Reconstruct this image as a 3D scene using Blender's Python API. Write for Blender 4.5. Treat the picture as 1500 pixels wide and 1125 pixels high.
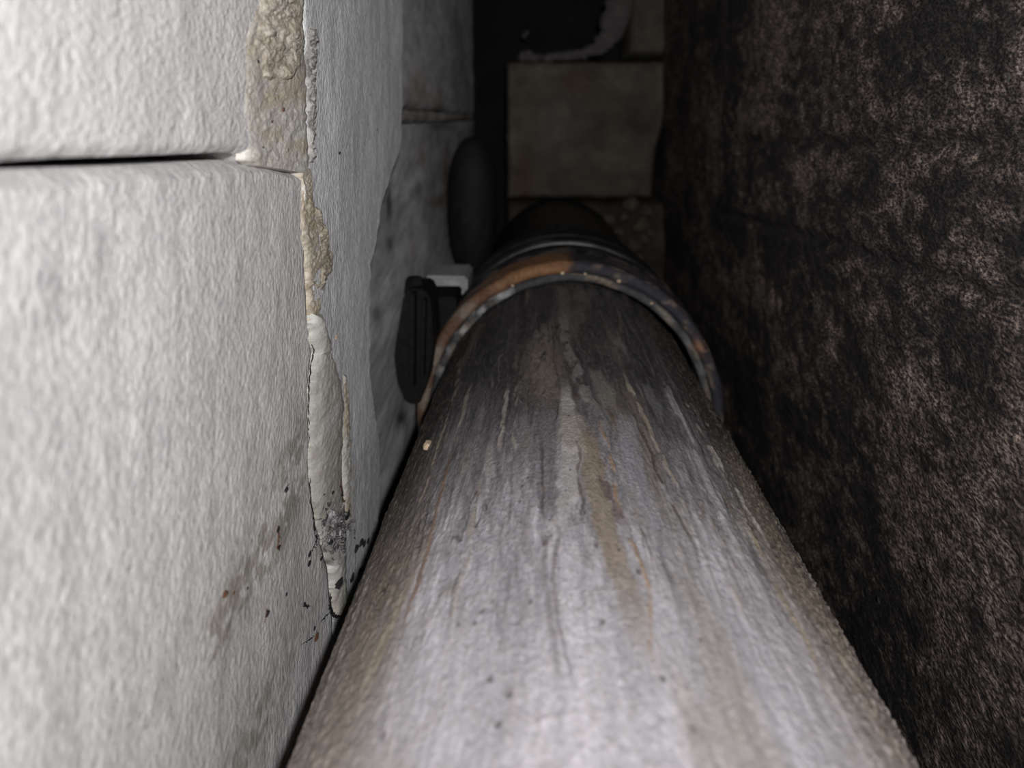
import bpy, bmesh, math, random
import numpy as np
from mathutils import Vector

# ------------------------------------------------------------------ clear
for o in list(bpy.data.objects):
    bpy.data.objects.remove(o)
SC = bpy.context.scene
COL = SC.collection
random.seed(7)
PI = math.pi

# ------------------------------------------------------------------ camera
F, VX, VY = 1083.333, 800.0, 170.0       # focal length in px, vanishing point of the shaft
cam_data = bpy.data.cameras.new('camera')
cam_data.sensor_width = 36.0
cam_data.lens = 26.0
cam_data.shift_x = (750.0 - VX) / 1500.0
cam_data.shift_y = -(562.5 - VY) / 1500.0
cam_data.clip_start = 0.005
cam_data.clip_end = 20
cam_data.dof.use_dof = True
cam_data.dof.focus_distance = 0.178
cam_data.dof.aperture_fstop = 16.0
cam = bpy.data.objects.new('camera', cam_data)
COL.objects.link(cam)
cam.location = (0, 0, 0)
cam.rotation_euler = (PI / 2, 0, 0)
SC.camera = cam

# ------------------------------------------------------------------ world, flash, exposure
world = bpy.data.worlds.new('world')
SC.world = world
world.use_nodes = True
world.node_tree.nodes['Background'].inputs[0].default_value = (0.9, 0.95, 1.0, 1)
world.node_tree.nodes['Background'].inputs[1].default_value = 0.004

lamp = bpy.data.lights.new('flash_light', 'AREA')
lamp.shape = 'DISK'
lamp.size = 0.008
lamp.energy = 0.82
lamp.color = (1.0, 0.985, 0.985)
flash = bpy.data.objects.new('flash_light', lamp)
COL.objects.link(flash)
flash.location = (0.022, -0.085, 0.029)
flash.rotation_euler = (PI / 2 - 0.12, 0, 0)

SC.view_settings.view_transform = 'Standard'
SC.view_settings.look = 'None'
SC.view_settings.exposure = 0.0
SC.view_settings.gamma = 1.0
SC.view_settings.use_curve_mapping = False

# ------------------------------------------------------------------ numpy noise
def _hash(ix, iy, seed):
    h = (ix.astype(np.int64) * 374761393 + iy.astype(np.int64) * 668265263 + seed * 144269504) & 0xFFFFFFFF
    h = ((h ^ (h >> 13)) * 1274126177) & 0xFFFFFFFF
    h = (h ^ (h >> 16)) & 0xFFFFFFFF
    h = (h * 2246822519) & 0xFFFFFFFF
    h = (h ^ (h >> 15)) & 0xFFFFFFFF
    return h / 4294967295.0

def vn(x, y, seed=0):
    x = np.asarray(x, float); y = np.asarray(y, float)
    x, y = np.broadcast_arrays(x, y)
    ix, iy = np.floor(x), np.floor(y)
    fx, fy = x - ix, y - iy
    fx = fx * fx * (3 - 2 * fx); fy = fy * fy * (3 - 2 * fy)
    a = _hash(ix, iy, seed); b = _hash(ix + 1, iy, seed)
    c = _hash(ix, iy + 1, seed); d = _hash(ix + 1, iy + 1, seed)
    return (a * (1 - fx) + b * fx) * (1 - fy) + (c * (1 - fx) + d * fx) * fy

def fbm(x, y, seed=0, octv=4, gain=0.5):
    s, amp, tot = 0, 1.0, 0
    x = np.asarray(x, float); y = np.asarray(y, float)
    for k in range(octv):
        s = s + amp * vn(x * 2 ** k + 17.3 * k, y * 2 ** k + 9.1 * k, seed + k * 31)
        tot += amp; amp *= gain
    return s / tot

def ss(a, b, x):
    t = np.clip((x - a) / (b - a), 0, 1)
    return t * t * (3 - 2 * t)

def mix(a, b, t):
    a = np.asarray(a, float); b = np.asarray(b, float)
    t = np.asarray(t)[..., None]
    return a * (1 - t) + b * t

# ------------------------------------------------------------------ mesh helpers
def tag(o, label=None, cat=None, group=None, kind=None):
    if label: o['label'] = label
    if cat: o['category'] = cat
    if group: o['group'] = group
    if kind: o['kind'] = kind
    return o

def mesh_np(name, V, Q, mat, parent=None, col=None, smooth=True):
    V = np.asarray(V, np.float32).reshape(-1, 3); Q = np.asarray(Q, np.int32)
    me = bpy.data.meshes.new(name)
    me.vertices.add(len(V)); me.vertices.foreach_set('co', V.ravel())
    n = Q.shape[1]
    me.loops.add(Q.size); me.loops.foreach_set('vertex_index', Q.ravel())
    me.polygons.add(len(Q))
    me.polygons.foreach_set('loop_start', np.arange(0, Q.size, n, dtype=np.int32))
    me.polygons.foreach_set('loop_total', np.full(len(Q), n, np.int32))
    me.update(calc_edges=True); me.validate()
    if smooth:
        me.polygons.foreach_set('use_smooth', np.ones(len(me.polygons), bool))
    if col is not None:
        c = np.asarray(col, np.float32).reshape(-1, 3)
        a = me.color_attributes.new('Col', 'FLOAT_COLOR', 'POINT')
        a.data.foreach_set('color', np.hstack([c, np.ones((len(c), 1), np.float32)]).ravel())
    me.materials.append(mat)
    o = bpy.data.objects.new(name, me)
    COL.objects.link(o)
    if parent: o.parent = parent
    return o

def grid_quads(nu, nv, flip=False, wrap_v=False):
    i = np.arange(nu - 1)[:, None]; j = np.arange(nv if wrap_v else nv - 1)[None, :]
    j2 = (j + 1) % nv
    a = i * nv + j; b = (i + 1) * nv + j; c = (i + 1) * nv + j2; d = i * nv + j2
    q = np.stack([a, b, c, d], -1).reshape(-1, 4)
    return q[:, ::-1] if flip else q

def slab(name, P, back, mat, parent=None, col=None, flip=False):
    """P: (nu, nv, 3) front surface; sides fold back by the vector `back` and a back face closes it"""
    P = np.asarray(P, float)
    Pp = np.pad(P, ((1, 1), (1, 1), (0, 0)), mode='edge')
    b = np.array(back, float)
    Pp[0] += b; Pp[-1] += b; Pp[1:-1, 0] += b; Pp[1:-1, -1] += b
    nu, nv = Pp.shape[:2]
    Q = grid_quads(nu, nv, flip)
    cc = None
    if col is not None:
        cc = np.pad(col, ((1, 1), (1, 1), (0, 0)), mode='edge')
    o = mesh_np(name, Pp, Q, mat, parent, cc)
    me = o.data
    return o

def from_bm(name, bm, mat, parent=None, smooth=False):
    me = bpy.data.meshes.new(name); bm.to_mesh(me); bm.free()
    me.materials.append(mat)
    if smooth:
        for p in me.polygons: p.use_smooth = True
    o = bpy.data.objects.new(name, me); COL.objects.link(o)
    if parent: o.parent = parent
    return o

def empty(name, loc=(0, 0, 0)):
    o = bpy.data.objects.new(name, None); COL.objects.link(o); o.location = loc
    o.empty_display_size = 0.02
    return o

def put(o, parent):
    """parent o under an Empty without moving it"""
    o.parent = parent
    o.location = Vector(o.location) - parent.location
    return o

# ------------------------------------------------------------------ materials
def material(name, base=(0.5, 0.5, 0.5), rough=0.8, attr=False, spec=0.4,
             mott=None, mott2=None, bumps=(), speck=None, coat=0.0):
    """mott = (scale xyz, detail, lo, hi, colour multiplier pair)"""
    m = bpy.data.materials.new(name); m.use_nodes = True
    nt = m.node_tree; N = nt.nodes; L = nt.links
    bsdf = N['Principled BSDF']
    bsdf.inputs['Roughness'].default_value = rough
    bsdf.inputs['Specular IOR Level'].default_value = spec
    bsdf.inputs['Coat Weight'].default_value = coat
    tc = N.new('ShaderNodeTexCoord')
    def noise(scale, detail=4, rgh=0.55, dist=0.0):
        mp = N.new('ShaderNodeMapping'); mp.inputs['Scale'].default_value = scale
        L.new(tc.outputs['Object'], mp.inputs['Vector'])
        n = N.new('ShaderNodeTexNoise'); n.inputs['Scale'].default_value = 1.0
        n.inputs['Detail'].default_value = detail; n.inputs['Roughness'].default_value = rgh
        n.inputs['Distortion'].default_value = dist
        L.new(mp.outputs[0], n.inputs['Vector'])
        return n.outputs['Fac']
    if attr:
        a = N.new('ShaderNodeAttribute'); a.attribute_name = 'Col'; colour = a.outputs['Color']
    else:
        r = N.new('ShaderNodeRGB'); r.outputs[0].default_value = (*base, 1); colour = r.outputs[0]
    for mo in (mott, mott2):
        if not mo: continue
        sc, det, lo, hi, ca, cb = mo
        f = noise(sc, det, 0.65)
        mr = N.new('ShaderNodeMapRange'); mr.inputs['From Min'].default_value = lo; mr.inputs['From Max'].default_value = hi
        L.new(f, mr.inputs['Value'])
        mx = N.new('ShaderNodeMix'); mx.data_type = 'RGBA'
        mx.inputs['A'].default_value = (*ca, 1); mx.inputs['B'].default_value = (*cb, 1)
        L.new(mr.outputs[0], mx.inputs['Factor'])
        mu = N.new('ShaderNodeMix'); mu.data_type = 'RGBA'; mu.blend_type = 'MULTIPLY'
        mu.inputs['Factor'].default_value = 1.0
        L.new(colour, mu.inputs['A']); L.new(mx.outputs['Result'], mu.inputs['B'])
        colour = mu.outputs['Result']
    if speck:
        sc, thr, cs = speck
        v = N.new('ShaderNodeTexVoronoi'); v.inputs['Scale'].default_value = sc
        L.new(tc.outputs['Object'], v.inputs['Vector'])
        mr = N.new('ShaderNodeMapRange'); mr.inputs['From Min'].default_value = thr * 0.6
        mr.inputs['From Max'].default_value = thr
        mr.inputs['To Min'].default_value = 1; mr.inputs['To Max'].default_value = 0
        L.new(v.outputs['Distance'], mr.inputs['Value'])
        mx = N.new('ShaderNodeMix'); mx.data_type = 'RGBA'
        L.new(mr.outputs[0], mx.inputs['Factor']); L.new(colour, mx.inputs['A']); mx.inputs['B'].default_value = (*cs, 1)
        colour = mx.outputs['Result']
    L.new(colour, bsdf.inputs['Base Color'])
    last = None
    for sc, det, dist, strength in bumps:
        b = N.new('ShaderNodeBump'); b.inputs['Distance'].default_value = dist
        b.inputs['Strength'].default_value = strength
        L.new(noise(sc, det, 0.6), b.inputs['Height'])
        if last: L.new(last, b.inputs['Normal'])
        last = b.outputs[0]
    if last: L.new(last, bsdf.inputs['Normal'])
    return m

M = {}
M['block'] = material('aerated_block', attr=True, rough=0.85, spec=0.3,
    mott=((900, 900, 620), 3, 0.36, 0.62, (0.83, 0.83, 0.84), (1.10, 1.10, 1.09)),
    mott2=((90, 90, 60), 4, 0.35, 0.65, (0.93, 0.93, 0.94), (1.03, 1.03, 1.02)),
    bumps=(((900, 950, 750), 3, 0.0006, 0.72), ((900, 420, 260), 3, 0.0006, 0.12)))
M['block_pitted'] = material('aerated_block_pitted', attr=True, rough=0.85, spec=0.3,
    mott=((1300, 1300, 1100), 3, 0.3, 0.7, (0.9, 0.9, 0.9), (1.06, 1.06, 1.06)),
    bumps=(((900, 850, 900), 3, 0.0006, 0.8), ((400, 350, 400), 3, 0.0007, 0.25)))
M['mortar'] = material('tan_mortar', attr=True, rough=0.9, spec=0.25,
    mott=((900, 900, 900), 5, 0.3, 0.7, (0.82, 0.80, 0.77), (1.1, 1.1, 1.1)),
    bumps=(((1300, 1300, 1300), 4, 0.0005, 0.5), ((380, 380, 380), 4, 0.0008, 0.45)))
M['bead'] = material('smooth_mortar', attr=True, rough=0.8, spec=0.3,
    mott=((700, 700, 500), 4, 0.3, 0.7, (0.92, 0.92, 0.91), (1.05, 1.05, 1.05)),
    speck=(900, 0.10, (0.2, 0.17, 0.13)),
    bumps=(((1600, 1600, 1300), 3, 0.0003, 0.35), ((300, 300, 200), 3, 0.0006, 0.3)))
M['core'] = material('joint_core', base=(0.12, 0.11, 0.10), rough=0.95,
    mott=((200, 200, 200), 4, 0.3, 0.7, (0.6, 0.6, 0.6), (1.2, 1.2, 1.2)),
    bumps=(((400, 400, 400), 4, 0.001, 0.6),))
M['rear'] = material('rear_render', attr=True, rough=0.9, spec=0.25,
    mott=((200, 45, 150), 5, 0.3, 0.7, (0.70, 0.69, 0.69), (1.2, 1.2, 1.2)),
    bumps=(((300, 90, 300), 4, 0.0010, 0.5),))
M['dark_wall'] = material('sooty_concrete', attr=True, rough=0.8, spec=0.5,
    mott=((1400, 650, 1300), 3, 0.43, 0.66, (0.22, 0.2, 0.2), (3.0, 2.75, 2.6)),
    mott2=((300, 130, 210), 4, 0.36, 0.66, (0.35, 0.34, 0.34), (1.6, 1.55, 1.5)),
    bumps=(((1400, 650, 1300), 3, 0.0008, 0.9), ((400, 200, 330), 4, 0.0012, 0.5)))
M['pipe'] = material('stained_pipe', attr=True, rough=0.72, spec=0.38,
    mott=((1100, 240, 1100), 4, 0.35, 0.65, (0.88, 0.875, 0.87), (1.08, 1.08, 1.08)),
    mott2=((2400, 900, 2400), 3, 0.36, 0.64, (0.92, 0.91, 0.90), (1.07, 1.07, 1.07)),
    bumps=(((1800, 900, 1800), 3, 0.0005, 0.6), ((900, 200, 900), 4, 0.0005, 0.3)))
M['black'] = material('black_plastic', attr=True, rough=0.42, spec=0.5,
    mott=((120, 120, 120), 4, 0.35, 0.7, (0.75, 0.75, 0.8), (1.5, 1.4, 1.35)),
    bumps=(((300, 300, 300), 4, 0.0005, 0.35),))
M['rim'] = material('rusty_rim', attr=True, rough=0.75, spec=0.35,
    mott=((500, 500, 500), 5, 0.3, 0.7, (0.6, 0.55, 0.5), (1.25, 1.25, 1.25)),
    bumps=(((700, 700, 700), 4, 0.0008, 0.6),))
M['bracket'] = material('dark_metal', base=(0.005, 0.005, 0.0055), rough=0.7, spec=0.2,  # black metal, base deepened to carry the shadow around the bracket
    mott=((200, 200, 200), 4, 0.4, 0.65, (0.8, 0.8, 0.85), (1.6, 1.35, 1.1)),
    bumps=(((400, 400, 400), 4, 0.0008, 0.6),))
M['backblock'] = material('old_tan_block', attr=True, rough=0.9, spec=0.2,
    mott=((60, 60, 60), 4, 0.35, 0.68, (0.68, 0.66, 0.65), (1.15, 1.12, 1.08)),
    bumps=(((250, 250, 250), 4, 0.001, 0.5),))
M['backmortar'] = material('pale_mortar_lump', base=(0.10, 0.094, 0.09), rough=0.9,
    mott=((220, 220, 220), 4, 0.3, 0.7, (0.6, 0.6, 0.6), (1.2, 1.2, 1.2)),
    bumps=(((400, 400, 400), 4, 0.001, 0.6),))
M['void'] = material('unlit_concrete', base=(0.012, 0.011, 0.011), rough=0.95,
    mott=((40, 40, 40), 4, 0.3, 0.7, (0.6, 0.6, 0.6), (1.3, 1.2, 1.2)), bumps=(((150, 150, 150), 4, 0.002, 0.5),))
M['chip_black'] = material('black_chip', base=(0.018, 0.018, 0.02), rough=0.6, bumps=(((900, 900, 900), 3, 0.0004, 0.5),))
M['chip_brown'] = material('brown_chip', base=(0.13, 0.06, 0.035), rough=0.8, bumps=(((900, 900, 900), 3, 0.0004, 0.5),))
M['chip_grey'] = material('silver_flake', base=(0.20, 0.19, 0.195), rough=0.4, spec=0.6,
    mott=((500, 500, 500), 3, 0.4, 0.6, (0.3, 0.3, 0.3), (1.5, 1.5, 1.5)))
M['crumb'] = material('tan_crumb', base=(0.55, 0.42, 0.30), rough=0.9, bumps=(((1500, 1500, 1500), 3, 0.0004, 0.5),))
M['hose'] = material('dark_rubber', base=(0.011, 0.010, 0.0105), rough=0.7, spec=0.25,
    mott=((150, 150, 90), 4, 0.35, 0.7, (0.7, 0.7, 0.7), (1.5, 1.4, 1.4)), bumps=(((350, 350, 200), 4, 0.001, 0.5),))

# ------------------------------------------------------------------ the left wall
W = 0.055            # distance of the block faces from the camera line
WR = 0.060           # the rear part of the wall, set back
def on_wall(px, py, w=W):
    Y = F * w / (VX - px)
    return Y, -(py - VY) / F * Y

def Yw(px, w=W): return F * w / (VX - np.asarray(px, float))

def edge_curve(pts, w=W):
    """pixel polyline running down the wall -> function Y(Z)"""
    yz = sorted([on_wall(px, py, w) for px, py in pts], key=lambda q: q[1])
    z = np.array([q[1] for q in yz]); y = np.array([q[0] for q in yz])
    return lambda Z: np.interp(Z, z, y)
def edge_row(pts, w=W):
    """pixel polyline running along the wall -> function Z(Y)"""
    yz = sorted([on_wall(px, py, w) for px, py in pts])
    y = np.array([q[0] for q in yz]); z = np.array([q[1] for q in yz])
    return lambda Y: np.interp(Y, y, z)

wall_left = empty('wall_left', (-W, 0.1, -0.19))
tag(wall_left, 'pale grey aerated block wall with tan mortar along the left of the pipe', None, None, 'structure')

joint_BC = edge_curve([(446, -600), (446, 0), (450, 180), (451, 330), (455, 460), (460, 515), (456, 560), (458, 700),
                       (464, 760), (482, 830), (488, 905), (489, 1000), (489, 1600)])
crack_lo = edge_row([(-900, 254), (0, 249), (60, 248), (200, 243), (260, 240), (350, 234), (400, 240), (440, 250), (456, 262)])
crack_hi = edge_row([(-900, 238), (0, 237), (100, 231), (250, 227), (352, 222), (364, 225), (380, 238), (400, 239), (446, 246)])

def stain_wall(Y, Z, base):
    """dirt that lies on the near wall, laid out in wall coordinates"""
    c = np.broadcast_to(np.array(base, float), Y.shape + (3,)).copy()
    px = VX - F * W / Y; py = VY - F * Z / Y
    # greenish brown damp film low on the wall
    n = fbm(Y * 60, Z * 90, 5, 4); n2 = fbm(Y * 420, Z * 520, 9, 3)
    def blob(cx, cy, rx, ry, rot=0.0):
        Yc, Zc = on_wall(cx, cy); k = Yc / F
        ky = Yc * Yc / (F * W)
        dx = (Y - Yc) / ky; dy = -(Z - Zc) / k
        ca, sa = math.cos(rot), math.sin(rot)
        u = (dx * ca + dy * sa) / rx; v = (-dx * sa + dy * ca) / ry
        return np.exp(-(u * u + v * v))
    m = (0.9 * blob(420, 720, 26, 75, 0.15) + 0.8 * blob(375, 820, 42, 60, 0.5) + 0.7 * blob(330, 900, 30, 50, 0.5)
         + 0.5 * blob(440, 680, 14, 60, 0) + 0.7 * blob(380, 1060, 60, 60, 0.4) + 0.35 * blob(515, 720, 40, 60, 0)
         + 0.45 * blob(300, 960, 22, 40, 0.3))
    t = np.clip(m * ss(0.40, 0.60, 0.45 * n + 0.55 * n2) * 1.7, 0, 1)
    c = mix(c, (0.31, 0.275, 0.22), t * 0.68)
    # soft grey marks on the near end
    g = (0.5 * blob(150, 360, 12, 45, -0.2) + 0.6 * blob(70, 410, 22, 16) + 0.4 * blob(110, 760, 26, 80, 0.2)
         + 0.45 * blob(15, 970, 26, 7, 0.1) + 0.45 * blob(22, 1085, 22, 10) + 0.35 * blob(85, 450, 40, 30)
         + 0.25 * blob(60, 640, 60, 60) + 0.3 * blob(235, 1020, 14, 30))
    c = mix(c, (0.42, 0.42, 0.43), np.clip(g * (0.4 + 0.9 * n), 0, 0.7))
    # dark pits
    pit = (vn(Y * 420, Z * 620, 77) > 0.972) & (vn(Y * 60, Z * 60, 78) > 0.45)
    c = mix(c, (0.2, 0.19, 0.18), pit * 0.55)
    return c

def block_face(Y, Z, eu, ev, seed, rough_edge=0.0006):
    """X position of a block face: gently uneven, arris worn round. eu/ev = distance to nearest edges in m"""
    d = (fbm(Y * 35, Z * 30, seed, 3) - 0.5) * 0.0012 + (fbm(Y * 260, Z * 110, seed + 3, 3) - 0.5) * 0.0003
    e = np.minimum(eu, ev) + (fbm(Y * 300, Z * 300, seed + 7, 3) - 0.5) * rough_edge
    e = np.clip(e, 0, 0.002) / 0.002
    d = d - 0.0016 * (1 - e) ** 2.2
    return d

def near_samples(y_end_px, n):
    """Y positions dense in view, coarse in front of it"""
    a = np.linspace(-0.08, 0.05, 8)[:-1]
    b = Yw(np.linspace(-260, y_end_px, n))
    return np.concatenate([a, np.linspace(0.05, b[0], 4)[:-1], b])

def zrows(z0, z1, step):
    return np.linspace(z0, z1, max(3, int(abs(z1 - z0) / step) + 1))

# block A: above the crack
def make_block(name, Yl_fn, Yr_fn, Zlo_fn, Zhi_fn, ubase, vbase, base_col, seed, w=W, mat='block', depth=0.05, jag=0.0, stain=True, edge_r=0.0006):
    U, V = np.meshgrid(ubase, vbase, indexing='ij')
    # vbase in 0..1, ubase in 0..1 ; iterate twice because the edges depend on each other
    Z = Zlo_fn(0.15) + V * (Zhi_fn(0.15) - Zlo_fn(0.15))
    for _ in range(3):
        Yl, Yr = Yl_fn(Z), Yr_fn(Z)
        if jag:
            Yr = Yr + (fbm(Z * 260, Z * 0 + seed, seed, 4) - 0.5) * jag
        Y = Yl + U * (Yr - Yl)
        zl, zh = Zlo_fn(Y), Zhi_fn(Y)
        Z = zl + V * (zh - zl)
    eu = np.minimum(Y - Yl, Yr - Y); ev = np.minimum(Z - zl, zh - Z)
    X = -w + block_face(Y, Z, eu, ev, seed, edge_r)
    col = stain_wall(Y, Z, base_col) if stain else np.broadcast_to(np.array(base_col), Y.shape + (3,)).copy()
    return X, Y, Z, eu, ev, col

def u_from_px(a_px, b_px, n, lead=True, w=W):
    Y = near_samples(b_px, n) if lead else Yw(np.linspace(a_px, b_px, n), w)
    return (Y - Y[0]) / (Y[-1] - Y[0])

c_near = (0.715, 0.705, 0.70)
# upper block
ua = u_from_px(0, 446, 260)
X, Y, Z, eu, ev, colr = make_block('block', lambda Z: Z * 0 - 0.08, lambda Z: joint_BC(Z) - 0.0008, crack_hi, lambda Y: np.asarray(Y) * 0 + 0.10,
                                   ua, np.concatenate([np.linspace(0, 0.42, 200), np.linspace(0.42, 1, 40)[1:]]), c_near, 11)
tag(slab('block', np.stack([X, Y, Z], -1), (-0.05, 0, 0), M['block_pitted'], None, colr, True), 'pitted pale block above the black crack')
blk_a = bpy.data.objects['block']
# lower block
vb = np.concatenate([np.linspace(0, 0.35, 40)[:-1], np.linspace(0.35, 1, 420)])
X, Y, Z, eu, ev, colr = make_block('block', lambda Z: Z * 0 - 0.08, lambda Z: joint_BC(Z) - 0.0002, lambda Y: np.asarray(Y) * 0 - 0.19, crack_lo,
                                   u_from_px(0, 455, 280), vb, c_near, 23)
# chamfer under the crack
X -= 0.0022 * np.clip(1 - (crack_lo(Y) - Z) / (0.0022 * (0.75 + 0.5 * fbm(Y * 60, Y * 0, 77, 3))), 0, 1)
blk_b = tag(slab('block', np.stack([X, Y, Z], -1), (-0.05, 0, 0), M['block'], None, colr, True), 'bright ribbed block below the black crack')
# middle block with the broken far end
end_C = edge_curve([(594, -900), (592, -100), (590, 60), (590, 150), (588, 215), (575, 255), (562, 290), (556, 340), (546, 390), (543, 450), (543, 540),
                    (548, 590), (557, 640), (560, 700), (557, 760), (548, 820), (540, 900), (540, 1300)])
uc = np.linspace(0, 1, 190); vc = np.concatenate([np.linspace(0, 0.3, 120)[:-1], np.linspace(0.3, 0.88, 400)[:-1], np.linspace(0.88, 1, 15)])
X, Y, Z, eu, ev, colr = make_block('block', lambda Z: joint_BC(Z) + 0.0002, end_C, lambda Y: np.asarray(Y) * 0 - 0.19, lambda Y: np.asarray(Y) * 0 + 0.10,
                                   uc, vc, (0.74, 0.745, 0.765), 37, jag=0.004, edge_r=0.0012)
cw = ss(0.002, 0.0, eu) * (fbm(Y * 200, Z * 200, 4) > 0.5)
colr = mix(colr, (0.46, 0.43, 0.38), cw * 0.35)
blk_c = tag(slab('block', np.stack([X, Y, Z], -1), (-0.05, 0, 0), M['block'], None, colr, True), 'grey ribbed block with a broken far edge')
for b in (blk_a, blk_b, blk_c): put(b, wall_left)

# core behind the joints
bm = bmesh.new()
bmesh.ops.create_cube(bm, size=1)
for v in bm.verts:
    v.co = Vector((-0.092 + v.co.x * 0.04, 0.22 + v.co.y * 0.6, -0.045 + v.co.z * 0.29))
put(from_bm('joint_core', bm, M['core']), wall_left)

# --- mortar laid over the joints
def strip(name, left, right, py0, py1, nr, nc, proud, colfn, mat, seed, rough=0.0006, round_w=0.25, lump=0.0005, power=0.5, back=0.012):
    """a mortar strip between two pixel curves on the wall plane; edges dive into the wall"""
    py = np.linspace(py0, py1, nr)
    l = np.interp(py, [p[1] for p in left], [p[0] for p in left]) 
    r = np.interp(py, [p[1] for p in right], [p[0] for p in right]) 
    u = np.linspace(0, 1, nc)
    PXg = l[:, None] + (r - l)[:, None] * u[None, :]
    wd = np.minimum(8.0, 0.28 * np.maximum(r - l, 1.0))[:, None]
    eA = ((fbm(py * 0.10, py * 0, seed, 4) - 0.5))[:, None] * wd * np.clip(1 - 4 * u, 0, 1)[None, :] ** 1.5
    eB = ((fbm(py * 0.10, py * 0 + 5, seed + 1, 4) - 0.5))[:, None] * wd * np.clip(4 * u - 3, 0, 1)[None, :] ** 1.5
    PXg = PXg + eA + eB
    Yg = F * W / (VX - PXg); Zg = -(py[:, None] - VY) / F * Yg
    e = np.minimum(u, 1 - u)[None, :] / round_w
    ee = np.minimum(py - py0, py1 - py)[:, None] / 12.0
    e = np.clip(np.minimum(e * 1.0, ee + 0 * e), 0, 1)
    h = np.power(1 - (1 - e) ** 2, power)
    X = -W - 0.0012 + (proud + 0.0012) * h
    X = X + h * ((fbm(Yg * 180, Zg * 420, seed + 2, 4) - 0.5) * lump * 2 + (fbm(Yg * 700, Zg * 1500, seed + 3, 3) - 0.5) * rough)
    c = colfn(Yg, Zg, PXg, py[:, None] + 0 * PXg, h)
    return slab(name, np.stack([X, Yg, Zg], -1), (-back, 0, 0), mat, None, c, False)

def col_patch(Y, Z, px, py, h):
    n = fbm(Y * 120, Z * 300, 91, 4)
    c = mix((0.64, 0.62, 0.575), (0.56, 0.50, 0.41), ss(0.35, 0.6, n + 0.30 * (1 - ss(70, 240, py)) - 0.15))
    c = mix(c, (0.42, 0.40, 0.37), ss(422, 448, px + 20 * (n - 0.5)) * ss(30, 60, py) * (1 - ss(105, 125, py)) * 0.8)
    vein = np.abs(fbm(Y * 150, Z * 380, 95, 4) - 0.5)
    c = mix(c, (0.33, 0.25, 0.17), (1 - ss(0.0, 0.02, vein)) * ss(0.5, 0.7, fbm(Y * 60, Z * 60, 96)) * 0.7)
    return c
patch = strip('mortar_patch', [(392, -260), (372, 0), (352, 60), (352, 160), (358, 205), (362, 220), (364, 236), (374, 243), (400, 247), (440, 253), (444, 300)],
              [(450, -260), (447, 0), (449, 60), (452, 110), (452, 180), (455, 240), (457, 300)], -260, 300, 420, 120, 0.0004, col_patch, M['mortar'], 51, back=0.001,
              rough=0.00025, round_w=0.12, lump=0.0004)
put(tag(patch, 'rough tan mortar patch'), wall_left)
# thicker crumbly lump on the patch
def col_lump(Y, Z, px, py, h):
    n = fbm(Y * 200, Z * 480, 191, 4)
    c = mix((0.62, 0.575, 0.50), (0.47, 0.42, 0.345), ss(0.4, 0.65, n))
    return mix(c, (0.33, 0.32, 0.31), ss(435, 447, px) * 0.7)
lump = strip('mortar_lump', [(386, -120), (376, 0), (362, 60), (368, 95), (380, 112), (398, 120)],
             [(440, -120), (445, 0), (447, 60), (446, 95), (430, 112), (412, 120)], -120, 120, 260, 90, 0.0010, col_lump, M['mortar'], 71,
             rough=0.0006, round_w=0.35, lump=0.0010)
put(tag(lump, 'crumbly thick tan lump at the top of the joint'), wall_left)

def col_tan(Y, Z, px, py, h):
    n = fbm(Y * 160, Z * 420, 15, 4)
    c = mix((0.57, 0.52, 0.43), (0.47, 0.40, 0.30), ss(0.4, 0.65, n))
    return c
tan = strip('mortar_joint', [(443, 245), (441, 330), (448, 380), (452, 430), (455, 470)], [(457, 245), (460, 300), (470, 340), (474, 390), (470, 430), (468, 470)],
            245, 472, 230, 40, 0.0004, col_tan, M['mortar'], 33, rough=0.0005, round_w=0.25)
put(tag(tan, 'narrow tan mortar joint'), wall_left)
def col_grit(Y, Z, px, py, h):
    n = fbm(Y * 500, Z * 500, 16, 3)
    return mix((0.40, 0.36, 0.29), (0.26, 0.235, 0.19), ss(0.4, 0.6, n))
grit = strip('mortar_grit', [(459, 300), (466, 345), (468, 400), (466, 430)], [(463, 300), (478, 340), (486, 372), (484, 395), (472, 430)],
             300, 430, 130, 30, 0.0008, col_grit, M['mortar'], 39, rough=0.0012, round_w=0.4, lump=0.0008)
put(tag(grit, 'rough brown grit beside the joint'), wall_left)
grit2 = strip('mortar_grit', [(452, 40), (448, 110), (452, 160), (454, 240)], [(466, 40), (463, 110), (464, 160), (458, 240)],
              40, 240, 160, 30, 0.0005, lambda Y, Z, px, py, h: mix((0.46, 0.45, 0.44), (0.30, 0.29, 0.28), ss(0.4, 0.6, fbm(Y * 500, Z * 500, 18, 3))),
              M['mortar'], 43, rough=0.0012, round_w=0.4, lump=0.0008)
put(tag(grit2, 'grey crumbling edge beside the tan patch'), wall_left)

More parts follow.
